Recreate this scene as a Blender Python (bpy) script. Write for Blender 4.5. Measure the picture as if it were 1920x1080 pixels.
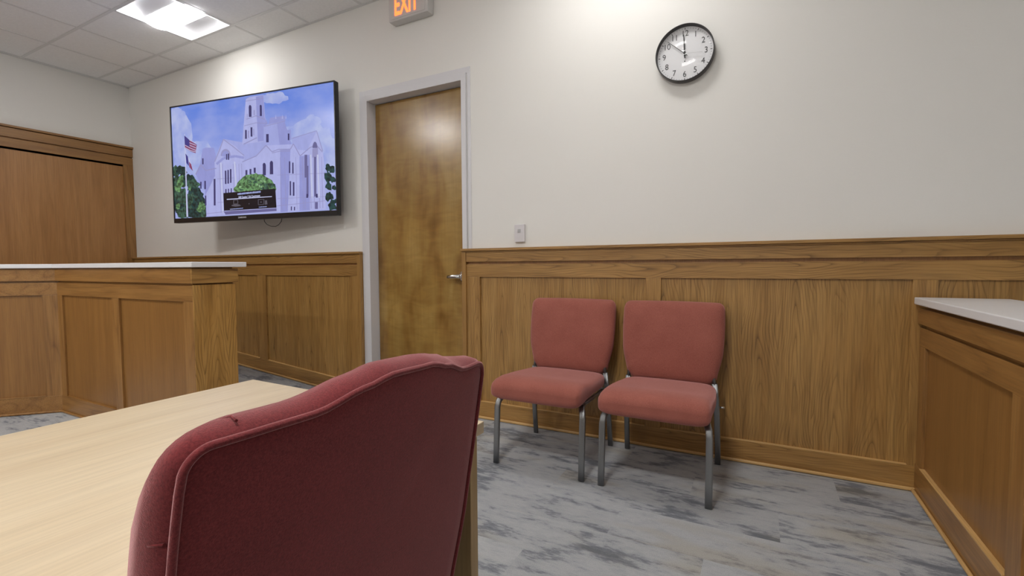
import bpy, bmesh, math, random
from mathutils import Vector, Matrix
random.seed(4)
for o in list(bpy.data.objects): bpy.data.objects.remove(o)
S = bpy.context.scene
COL = S.collection
# ---------------------------------------------------------------- camera
cam = bpy.data.cameras.new('camera'); co = bpy.data.objects.new('camera', cam); COL.objects.link(co)
cam.sensor_width = 36; cam.lens = 885.18/1920*36; cam.clip_start = .05; cam.clip_end = 60
r_ = Vector((0.88601913, 0.46360291, -0.00651515)); u_ = Vector((-0.01649385, 0.04555918, 0.99882547)); f_ = Vector((-0.46335521, 0.88487101, -0.0480129))
M4 = Matrix.Identity(4)
for i in range(3):
    M4[i][0] = r_[i]; M4[i][1] = u_[i]; M4[i][2] = -f_[i]
M4[0][3], M4[1][3], M4[2][3] = 0, -2.911, 1.107
co.matrix_world = M4
S.camera = co
# ---------------------------------------------------------------- world, exposure
EXPO = 1.62
w = bpy.data.worlds.new('world'); S.world = w; w.use_nodes = True
w.node_tree.nodes['Background'].inputs[0].default_value = (.9, .93, 1, 1)
w.node_tree.nodes['Background'].inputs[1].default_value = .05
S.view_settings.view_transform = 'Standard'; S.view_settings.look = 'None'
S.view_settings.exposure = EXPO; S.view_settings.gamma = 1; S.view_settings.use_curve_mapping = False
LAMP = 20.0          # emission of the troffer lenses
LAMP_COL = (1, .985, .965)

# ---------------------------------------------------------------- materials
def srgb(r, g, b):
    f = lambda c: c/12.92 if c <= .04045 else ((c+.055)/1.055)**2.4
    return (f(r/255), f(g/255), f(b/255), 1)
def newmat(name):
    m = bpy.data.materials.new(name); m.use_nodes = True
    nt = m.node_tree; return m, nt, nt.nodes['Principled BSDF']
def N(nt, t, **kw):
    n = nt.nodes.new(t)
    for k, v in kw.items():
        if k.startswith('i_'): n.inputs[int(k[2:])].default_value = v
        else: setattr(n, k, v)
    return n
def ramp(nt, src, stops):
    r = nt.nodes.new('ShaderNodeValToRGB'); e = r.color_ramp.elements
    while len(e) < len(stops): e.new(.5)
    for el, (p, c) in zip(e, stops):
        el.position = p; el.color = c if len(c) == 4 else (*c, 1)
    nt.links.new(src, r.inputs[0]); return r.outputs[0]
def plain(name, col, rough=.5, metal=0, spec=.5, bump=0, bscale=200, noise=0, nscale=4, coat=0):
    m, nt, b = newmat(name)
    b.inputs['Base Color'].default_value = col; b.inputs['Roughness'].default_value = rough
    b.inputs['Metallic'].default_value = metal; b.inputs['Specular IOR Level'].default_value = spec
    b.inputs['Coat Weight'].default_value = coat
    tc = N(nt, 'ShaderNodeTexCoord')
    if noise:
        n = N(nt, 'ShaderNodeTexNoise'); n.inputs['Scale'].default_value = nscale; n.inputs['Detail'].default_value = 3
        nt.links.new(tc.outputs['Object'], n.inputs['Vector'])
        lo = tuple(c*(1-noise) for c in col[:3]); hi = tuple(min(1, c*(1+noise)) for c in col[:3])
        nt.links.new(ramp(nt, n.outputs['Fac'], [(.3, lo), (.7, hi)]), b.inputs['Base Color'])
    if bump:
        n = N(nt, 'ShaderNodeTexNoise'); n.inputs['Scale'].default_value = bscale; n.inputs['Detail'].default_value = 2
        nt.links.new(tc.outputs['Object'], n.inputs['Vector'])
        bp = N(nt, 'ShaderNodeBump'); bp.inputs['Strength'].default_value = bump; bp.inputs['Distance'].default_value = .002
        nt.links.new(n.outputs['Fac'], bp.inputs['Height']); nt.links.new(bp.outputs[0], b.inputs['Normal'])
    return m
def emit(name, col, s, mix=None):
    m, nt, b = newmat(name)
    b.inputs['Base Color'].default_value = (.02, .02, .02, 1)
    b.inputs['Roughness'].default_value = .25
    b.inputs['Emission Color'].default_value = col; b.inputs['Emission Strength'].default_value = s
    return m
def wood(name, dark, mid, light, axis, rings=9., rough=.38, coarse=1., fibre=.5, contrast=1., coat=.15, cross=None, fig=.5, period=.17, lz=5., slope=70.):
    """oak: contour-line cathedral figure plus fine pores, running along the given axis"""
    m, nt, b = newmat(name)
    tc = N(nt, 'ShaderNodeTexCoord'); oi = N(nt, 'ShaderNodeObjectInfo')
    mul = N(nt, 'ShaderNodeVectorMath', operation='SCALE'); mul.inputs['Scale'].default_value = 7.0
    nt.links.new(oi.outputs['Location'], mul.inputs[0])
    cmb = N(nt, 'ShaderNodeCombineXYZ')
    rm = N(nt, 'ShaderNodeMath', operation='MULTIPLY', i_1=13.0); nt.links.new(oi.outputs['Random'], rm.inputs[0])
    for k in range(3): nt.links.new(rm.outputs[0], cmb.inputs[k])
    add = N(nt, 'ShaderNodeVectorMath', operation='ADD')
    nt.links.new(tc.outputs['Object'], add.inputs[0]); nt.links.new(cmb.outputs[0], add.inputs[1])
    def mapped(cross, along):
        mp = N(nt, 'ShaderNodeMapping'); s = [cross]*3; s['xyz'.index(axis)] = along
        mp.inputs['Scale'].default_value = s; nt.links.new(add.outputs[0], mp.inputs['Vector']); return mp.outputs[0]
    n1 = N(nt, 'ShaderNodeTexNoise'); n1.inputs['Scale'].default_value = 1; n1.inputs['Detail'].default_value = 1.2; n1.inputs['Roughness'].default_value = .45
    nt.links.new(mapped(6.5*coarse, .75*coarse), n1.inputs['Vector'])
    a = N(nt, 'ShaderNodeMath', operation='MULTIPLY', i_1=rings); nt.links.new(n1.outputs['Fac'], a.inputs[0])
    fr = N(nt, 'ShaderNodeMath', operation='FRACT'); nt.links.new(a.outputs[0], fr.inputs[0])
    n2 = N(nt, 'ShaderNodeTexNoise'); n2.inputs['Scale'].default_value = 1; n2.inputs['Detail'].default_value = 3
    nt.links.new(mapped(150, 5), n2.inputs['Vector'])
    n3 = N(nt, 'ShaderNodeTexNoise'); n3.inputs['Scale'].default_value = 1; n3.inputs['Detail'].default_value = 2
    nt.links.new(mapped(22, 1.2), n3.inputs['Vector'])
    c1 = ramp(nt, fr.outputs[0], [(0, dark), (.16, mid), (.6, light), (.93, mid), (1, dark)])
    c3 = ramp(nt, n3.outputs['Fac'], [(.3, mid), (.7, light)])
    mx = N(nt, 'ShaderNodeMix', data_type='RGBA'); mx.inputs[0].default_value = 1-.62*contrast
    nt.links.new(c1, mx.inputs[6]); nt.links.new(c3, mx.inputs[7])
    k2 = 1-.45*fibre
    c2 = ramp(nt, n2.outputs['Fac'], [(.35, (k2, k2, k2, 1)), (.6, (1, 1, 1, 1))])
    m2 = N(nt, 'ShaderNodeMix', data_type='RGBA', blend_type='MULTIPLY'); m2.inputs[0].default_value = 1
    nt.links.new(mx.outputs[2], m2.inputs[6]); nt.links.new(c2, m2.inputs[7])
    outc = m2.outputs[2]
    if cross:      # nested flame-shaped growth rings
        def mt(op, p, q=None, r=None):
            n = N(nt, 'ShaderNodeMath', operation=op)
            for i, v in enumerate((p, q, r)):
                if v is None: continue
                if isinstance(v, (int, float)): n.inputs[i].default_value = v
                else: nt.links.new(v, n.inputs[i])
            return n.outputs[0]
        sp = N(nt, 'ShaderNodeSeparateXYZ'); nt.links.new(add.outputs[0], sp.inputs[0])
        al = sp.outputs['xyz'.index(axis)]; cr = sp.outputs['xyz'.index(cross)]
        w1 = N(nt, 'ShaderNodeTexNoise'); w1.inputs['Scale'].default_value = 1; w1.inputs['Detail'].default_value = 2; nt.links.new(mapped(9, 1.6), w1.inputs['Vector'])
        w2 = N(nt, 'ShaderNodeTexNoise'); w2.inputs['Scale'].default_value = 1; w2.inputs['Detail'].default_value = 2; nt.links.new(mapped(3, 2.2), w2.inputs['Vector'])
        crw = mt('ADD', cr, mt('MULTIPLY', mt('SUBTRACT', w2.outputs['Fac'], .5), .10))
        u = mt('MULTIPLY', mt('SUBTRACT', mt('FRACT', mt('DIVIDE', crw, period)), .5), period)
        c_ = .017
        flame = mt('MULTIPLY', mt('SUBTRACT', mt('SQRT', mt('ADD', mt('MULTIPLY', u, u), c_*c_)), c_), slope)
        fld = mt('ADD', mt('ADD', mt('MULTIPLY', al, lz), flame), mt('MULTIPLY', w1.outputs['Fac'], 5.))
        fr2 = mt('FRACT', fld)
        msk = ramp(nt, w2.outputs['Fac'], [(.38, (.25, .25, .25, 1)), (.6, (1, 1, 1, 1))])
        k = .38
        ln = ramp(nt, fr2, [(0, (k, k*.93, k*.85, 1)), (.14, (.76, .73, .69, 1)), (.36, (1, 1, 1, 1)), (.80, (1, 1, 1, 1)), (.97, (.9, .88, .86, 1)), (1, (k, k*.93, k*.85, 1))])
        m3 = N(nt, 'ShaderNodeMix', data_type='RGBA', blend_type='MULTIPLY'); nt.links.new(mt('MULTIPLY', msk, fig), m3.inputs[0])
        nt.links.new(outc, m3.inputs[6]); nt.links.new(ln, m3.inputs[7]); outc = m3.outputs[2]
    nt.links.new(outc, b.inputs['Base Color'])
    b.inputs['Roughness'].default_value = rough; b.inputs['Coat Weight'].default_value = coat; b.inputs['Coat Roughness'].default_value = .25
    bp = N(nt, 'ShaderNodeBump'); bp.inputs['Strength'].default_value = .12; bp.inputs['Distance'].default_value = .001
    nt.links.new(n2.outputs['Fac'], bp.inputs['Height']); nt.links.new(bp.outputs[0], b.inputs['Normal'])
    return m
OK = dict(dark=srgb(112, 74, 32), mid=srgb(156, 114, 58), light=srgb(180, 138, 76))
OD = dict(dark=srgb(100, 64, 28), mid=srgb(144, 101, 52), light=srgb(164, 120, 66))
oak_panel = wood('oak_panel', axis='z', rings=4, coarse=1.1, fibre=.6, dark=srgb(134, 94, 44), mid=srgb(164, 122, 64), light=srgb(184, 143, 82), contrast=.5, cross='x', fig=.8, lz=5, slope=75)
OF = dict(dark=srgb(132, 92, 44), mid=srgb(160, 118, 62), light=srgb(182, 140, 80))
oak_z = wood('oak_upright', axis='z', rings=4, **OF, cross='x', fig=.5, contrast=.5)
oak_x = wood('oak_rail', axis='x', rings=4, **OF, cross='z', fig=.85, contrast=.5, period=.14, lz=4.5, slope=70)
oak_y = wood('oak_rail_side', axis='y', rings=7, **OK)
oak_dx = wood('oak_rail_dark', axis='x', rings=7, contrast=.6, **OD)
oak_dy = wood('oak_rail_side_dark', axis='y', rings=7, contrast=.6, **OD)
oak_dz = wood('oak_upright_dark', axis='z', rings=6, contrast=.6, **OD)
oak_plain = wood('oak_veneer_panel', dark=srgb(134, 90, 46), mid=srgb(162, 114, 64), light=srgb(176, 128, 76), axis='z', rings=3, fibre=.35, contrast=.4)  # tone raised to paint in the stronger light on the left wall panels
oak_post = wood('oak_post', dark=srgb(122, 82, 34), mid=srgb(174, 128, 62), light=srgb(194, 150, 84), axis='z', rings=5, contrast=.5, coarse=.9, cross='y', fig=1.1, period=.15, lz=7, slope=50)
oak_plain_shaded = wood('oak_veneer_panel_shaded', dark=srgb(112, 74, 32), mid=srgb(138, 96, 47), light=srgb(152, 108, 56), axis='z', rings=3, fibre=.35, contrast=.4)  # same veneer with the shade under the bench overhang put into its colour
oak_strip = wood('pale_oak_shoe_lit_lip', dark=srgb(176, 132, 74), mid=srgb(204, 160, 98), light=srgb(222, 182, 122), axis='x', rings=3, contrast=.4)  # pale wood of the shoe; on the base lips it paints in lit edges
oak_shoe_lit_lip_y = wood('pale_oak_shoe_lit_lip_side', dark=srgb(176, 132, 74), mid=srgb(204, 160, 98), light=srgb(222, 182, 122), axis='y', rings=3, contrast=.4)
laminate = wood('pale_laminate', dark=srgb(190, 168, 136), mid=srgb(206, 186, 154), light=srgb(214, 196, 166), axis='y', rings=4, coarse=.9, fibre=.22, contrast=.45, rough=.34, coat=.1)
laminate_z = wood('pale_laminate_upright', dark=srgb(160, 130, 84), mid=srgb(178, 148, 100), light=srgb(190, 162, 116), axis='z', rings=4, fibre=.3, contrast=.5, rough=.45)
wall_m = plain('wall_paint', srgb(230, 228, 223), .7, bump=.10, bscale=160)
ceil_m = plain('ceiling_tile', srgb(246, 246, 246), .9, bump=.5, bscale=220, noise=.03, nscale=60)
grid_m = plain('ceiling_grid', srgb(226, 226, 226), .5)
frame_m = plain('grey_frame_paint', srgb(216, 215, 218), .42)
white_top = plain('white_counter', srgb(228, 228, 230), .28, bump=.0)
plastic_w = plain('white_plastic', srgb(214, 210, 212), .4)
sign_m = plain('sign_housing', srgb(205, 203, 200), .5)
black_m = plain('black_plastic', (.008, .008, .01, 1), .3)
grey_m = plain('dark_grey_rim', (.045, .043, .042, 1), .35)
chrome = plain('satin_chrome', (.7, .7, .7, 1), .18, metal=1)
gun = plain('gunmetal_legs', (.27, .275, .28, 1), .30, metal=.85, bump=.3, bscale=500)
white_face = plain('clock_face_white', srgb(226, 226, 228), .5)
ink = plain('black_ink', (.02, .02, .02, 1), .5)
reflect_m = plain('troffer_white', srgb(240, 241, 245), .5)
lens_m = emit('troffer_lens', (*LAMP_COL, 1), LAMP*.42)
lens_far = emit('troffer_lens_full', (*LAMP_COL, 1), LAMP*1.6)
red_glow = emit('red_letters', (1, .09, .02, 1), 1.6)
def fabric(name, a, c, ws=900, sheen=.5):
    m, nt, b = newmat(name)
    tc = N(nt, 'ShaderNodeTexCoord')
    n = N(nt, 'ShaderNodeTexNoise'); n.inputs['Scale'].default_value = 420; n.inputs['Detail'].default_value = 2
    n2 = N(nt, 'ShaderNodeTexNoise'); n2.inputs['Scale'].default_value = 9; n2.inputs['Detail'].default_value = 2
    nt.links.new(tc.outputs['Object'], n.inputs['Vector']); nt.links.new(tc.outputs['Object'], n2.inputs['Vector'])
    s = N(nt, 'ShaderNodeMath', operation='MULTIPLY_ADD', i_1=.22, i_2=0); nt.links.new(n2.outputs['Fac'], s.inputs[0])
    s2 = N(nt, 'ShaderNodeMath', operation='MULTIPLY_ADD', i_1=.78); nt.links.new(n.outputs['Fac'], s2.inputs[0]); nt.links.new(s.outputs[0], s2.inputs[2])
    nt.links.new(ramp(nt, s2.outputs[0], [(.32, a), (.68, c)]), b.inputs['Base Color'])
    b.inputs['Roughness'].default_value = .9; b.inputs['Specular IOR Level'].default_value = .2
    b.inputs['Sheen Weight'].default_value = sheen; b.inputs['Sheen Roughness'].default_value = .45
    b.inputs['Sheen Tint'].default_value = (1, .6, .6, 1)
    w1 = N(nt, 'ShaderNodeTexNoise'); w1.inputs['Scale'].default_value = ws; nt.links.new(tc.outputs['Object'], w1.inputs['Vector'])
    bp = N(nt, 'ShaderNodeBump'); bp.inputs['Strength'].default_value = .5; bp.inputs['Distance'].default_value = .001
    nt.links.new(w1.outputs['Fac'], bp.inputs['Height']); nt.links.new(bp.outputs[0], b.inputs['Normal'])
    return m
fab_rose = fabric('rose_fabric', srgb(134, 75, 65), srgb(168, 102, 89))
fab_wine = fabric('wine_fabric', srgb(96, 32, 35), srgb(128, 50, 52), sheen=.75)

def carpet_material():
    m, nt, b = newmat('carpet_tiles')
    tc = N(nt, 'ShaderNodeTexCoord')
    sp = N(nt, 'ShaderNodeSeparateXYZ'); nt.links.new(tc.outputs['Object'], sp.inputs[0])
    def math(op, a, c=None, d=None):
        n = N(nt, 'ShaderNodeMath', operation=op)
        for i, v in enumerate((a, c, d)):
            if v is None: continue
            if isinstance(v, (int, float)): n.inputs[i].default_value = v
            else: nt.links.new(v, n.inputs[i])
        return n.outputs[0]
    # plank tiles 1.0 x 0.25 m laid in staggered rows along x
    row = math('FLOOR', math('DIVIDE', math('ADD', sp.outputs[1], .055), .25))
    off = math('MULTIPLY', math('FRACT', math('MULTIPLY', row, .37)), 1.0)
    col = math('FLOOR', math('ADD', math('DIVIDE', math('ADD', sp.outputs[0], .018), 1.0), off))
    cell = N(nt, 'ShaderNodeCombineXYZ'); nt.links.new(col, cell.inputs[0]); nt.links.new(row, cell.inputs[1])
    wn = N(nt, 'ShaderNodeTexWhiteNoise', noise_dimensions='3D'); nt.links.new(cell.outputs[0], wn.inputs['Vector'])
    shift = N(nt, 'ShaderNodeVectorMath', operation='MULTIPLY'); nt.links.new(wn.outputs['Color'], shift.inputs[0]); shift.inputs[1].default_value = (1.2, .5, 3)
    pos = N(nt, 'ShaderNodeVectorMath', operation='ADD'); nt.links.new(tc.outputs['Object'], pos.inputs[0]); nt.links.new(shift.outputs[0], pos.inputs[1])
    def nz(sx, sy, det, rough=.55):
        mp = N(nt, 'ShaderNodeMapping'); mp.inputs['Scale'].default_value = (sx, sy, 1); nt.links.new(pos.outputs[0], mp.inputs[0])
        n = N(nt, 'ShaderNodeTexNoise'); n.inputs['Scale'].default_value = 1; n.inputs['Detail'].default_value = det; n.inputs['Roughness'].default_value = rough
        nt.links.new(mp.outputs[0], n.inputs['Vector']); return n.outputs['Fac']
    big = nz(2.8, 7.5, 7, .68); mid = nz(14, 50, 4, .65); tint = nz(1.6, 5, 2)
    v = math('ADD', math('MULTIPLY', big, .76), math('MULTIPLY', mid, .24))
    base = ramp(nt, v, [(.38, srgb(122, 125, 131)), (.44, srgb(146, 149, 153)), (.475, srgb(176, 178, 180)), (.56, srgb(190, 191, 191)), (.66, srgb(174, 176, 179))])
    tan = ramp(nt, v, [(.40, srgb(132, 130, 126)), (.5, srgb(180, 176, 166)), (.7, srgb(186, 182, 172))])
    mx = N(nt, 'ShaderNodeMix', data_type='RGBA'); nt.links.new(ramp(nt, tint, [(.54, (0, 0, 0, 1)), (.66, (.8, .8, .8, 1))]), mx.inputs[0])
    nt.links.new(base, mx.inputs[6]); nt.links.new(tan, mx.inputs[7])
    fz = N(nt, 'ShaderNodeTexNoise'); fz.inputs['Scale'].default_value = 330; fz.inputs['Detail'].default_value = 2; nt.links.new(tc.outputs['Object'], fz.inputs['Vector'])
    m2 = N(nt, 'ShaderNodeMix', data_type='RGBA', blend_type='MULTIPLY'); m2.inputs[0].default_value = 1
    nt.links.new(mx.outputs[2], m2.inputs[6]); nt.links.new(ramp(nt, fz.outputs['Fac'], [(.3, (.77, .78, .80, 1)), (.62, (.98, .99, 1, 1))]), m2.inputs[7])
    vr = N(nt, 'ShaderNodeMix', data_type='RGBA', blend_type='MULTIPLY'); vr.inputs[0].default_value = 1
    nt.links.new(m2.outputs[2], vr.inputs[6]); nt.links.new(ramp(nt, wn.outputs['Value'], [(0, (.86, .86, .87, 1)), (1, (1.02, 1.02, 1.02, 1))]), vr.inputs[7])
    nt.links.new(vr.outputs[2], b.inputs['Base Color']); b.inputs['Roughness'].default_value = .95; b.inputs['Specular IOR Level'].default_value = .1
    bp = N(nt, 'ShaderNodeBump'); bp.inputs['Strength'].default_value = .6; bp.inputs['Distance'].default_value = .003
    nt.links.new(fz.outputs['Fac'], bp.inputs['Height']); nt.links.new(bp.outputs[0], b.inputs['Normal'])
    return m
carpet = carpet_material()
def door_material():
    m, nt, b = newmat('birch_door_veneer')
    tc = N(nt, 'ShaderNodeTexCoord')
    def nz(s, det, rough=.5, dist=0):
        mp = N(nt, 'ShaderNodeMapping'); mp.inputs['Scale'].default_value = s; nt.links.new(tc.outputs['Object'], mp.inputs[0])
        n = N(nt, 'ShaderNodeTexNoise'); n.inputs['Scale'].default_value = 1; n.inputs['Detail'].default_value = det; n.inputs['Roughness'].default_value = rough; n.inputs['Distortion'].default_value = dist
        nt.links.new(mp.outputs[0], n.inputs['Vector']); return n.outputs['Fac']
    a = nz((6, 1, 2.2), 2, .5, .5); c = nz((60, 1, 2.5), 2); d = nz((5, 1, 17), 2, .5, 1.0)
    ca = ramp(nt, a, [(.25, srgb(128, 90, 42)), (.42, srgb(152, 116, 60)), (.6, srgb(166, 132, 72)), (.78, srgb(176, 144, 84))])
    cd = ramp(nt, d, [(.35, (.9, .88, .84, 1)), (.5, (.97, .97, .97, 1)), (.66, (1.06, 1.05, 1.02, 1))])
    cc = ramp(nt, c, [(.3, (.9, .9, .9, 1)), (.7, (1, 1, 1, 1))])
    m1 = N(nt, 'ShaderNodeMix', data_type='RGBA', blend_type='MULTIPLY'); m1.inputs[0].default_value = 1
    m2 = N(nt, 'ShaderNodeMix', data_type='RGBA', blend_type='MULTIPLY'); m2.inputs[0].default_value = 1
    nt.links.new(ca, m1.inputs[6]); nt.links.new(cd, m1.inputs[7]); nt.links.new(m1.outputs[2], m2.inputs[6]); nt.links.new(cc, m2.inputs[7])
    nt.links.new(m2.outputs[2], b.inputs['Base Color']); b.inputs['Roughness'].default_value = .24; b.inputs['Coat Weight'].default_value = .3; b.inputs['Coat Roughness'].default_value = .2
    return m
door_m = door_material()

# ---------------------------------------------------------------- mesh helpers
def box(bm, x0, y0, z0, x1, y1, z1, mi=0):
    x0, x1 = sorted((x0, x1)); y0, y1 = sorted((y0, y1)); z0, z1 = sorted((z0, z1))
    v = [bm.verts.new(p) for p in ((x0,y0,z0),(x1,y0,z0),(x1,y1,z0),(x0,y1,z0),(x0,y0,z1),(x1,y0,z1),(x1,y1,z1),(x0,y1,z1))]
    fs = []
    for q in ((0,3,2,1),(4,5,6,7),(0,1,5,4),(1,2,6,5),(2,3,7,6),(3,0,4,7)):
        f = bm.faces.new([v[i] for i in q]); f.material_index = mi; fs.append(f)
    return fs
def prism(bm, pts, z0, z1, mi=0):
    """pts: plan polygon; z0/z1 numbers or callables of (x,y)"""
    g = lambda z, p: z(*p) if callable(z) else z
    a = [bm.verts.new((p[0], p[1], g(z0, p))) for p in pts]; c = [bm.verts.new((p[0], p[1], g(z1, p))) for p in pts]
    bm.faces.new(a[::-1]).material_index = mi; bm.faces.new(c).material_index = mi
    n = len(pts)
    for i in range(n): bm.faces.new((a[i], a[(i+1)%n], c[(i+1)%n], c[i])).material_index = mi
def tube(bm, pts, r, n=10, flat=1.0, cap=True, mi=0, side=None, sq=1):
    pts = [Vector(p) for p in pts]; rings = []
    prev = None
    for i, p in enumerate(pts):
        d = (pts[min(i+1, len(pts)-1)]-pts[max(i-1, 0)]).normalized()
        s = Vector(side) if side else (prev if prev else d.orthogonal())
        s = (s - d*s.dot(d)).normalized(); prev = s; t = d.cross(s)
        rr = r[i] if isinstance(r, (list, tuple)) else r
        pw = lambda c: math.copysign(abs(c)**sq, c)
        rings.append([bm.verts.new(p+s*pw(math.cos(2*math.pi*(k+.5)/n))*rr+t*pw(math.sin(2*math.pi*(k+.5)/n))*rr*flat) for k in range(n)])
    for A, B in zip(rings, rings[1:]):
        for k in range(n):
            f = bm.faces.new((A[k], A[(k+1)%n], B[(k+1)%n], B[k])); f.smooth = True; f.material_index = mi
    if cap:
        bm.faces.new(rings[0][::-1]).material_index = mi; bm.faces.new(rings[-1]).material_index = mi
def obj(name, bm, mats, parent=None, bevel=0, smooth=False, kind=None, loc=None):
    bmesh.ops.recalc_face_normals(bm, faces=bm.faces)
    me = bpy.data.meshes.new(name); bm.to_mesh(me); bm.free()
    for m in (mats if isinstance(mats, (list, tuple)) else [mats]): me.materials.append(m)
    if smooth:
        for p in me.polygons: p.use_smooth = True
    o = bpy.data.objects.new(name, me); COL.objects.link(o)
    if parent: o.parent = parent
    if bevel:
        md = o.modifiers.new('bevel', 'BEVEL'); md.width = bevel; md.segments = 2; md.limit_method = 'ANGLE'; md.angle_limit = .6
    if kind: o['kind'] = kind
    if loc: o.location = loc
    return o
def bxo(name, dims, mat, parent=None, bevel=.0015):
    bm = bmesh.new(); box(bm, *dims); return obj(name, bm, mat, parent, bevel)
def empty(name, loc=(0,0,0), label=None, cat=None, group=None, kind=None, rotz=0):
    o = bpy.data.objects.new(name, None); COL.objects.link(o); o.location = loc; o.rotation_euler = (0, 0, rotz); o.empty_display_size = .1
    if label: o['label'] = label
    if cat: o['category'] = cat
    if group: o['group'] = group
    if kind: o['kind'] = kind
    return o
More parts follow.
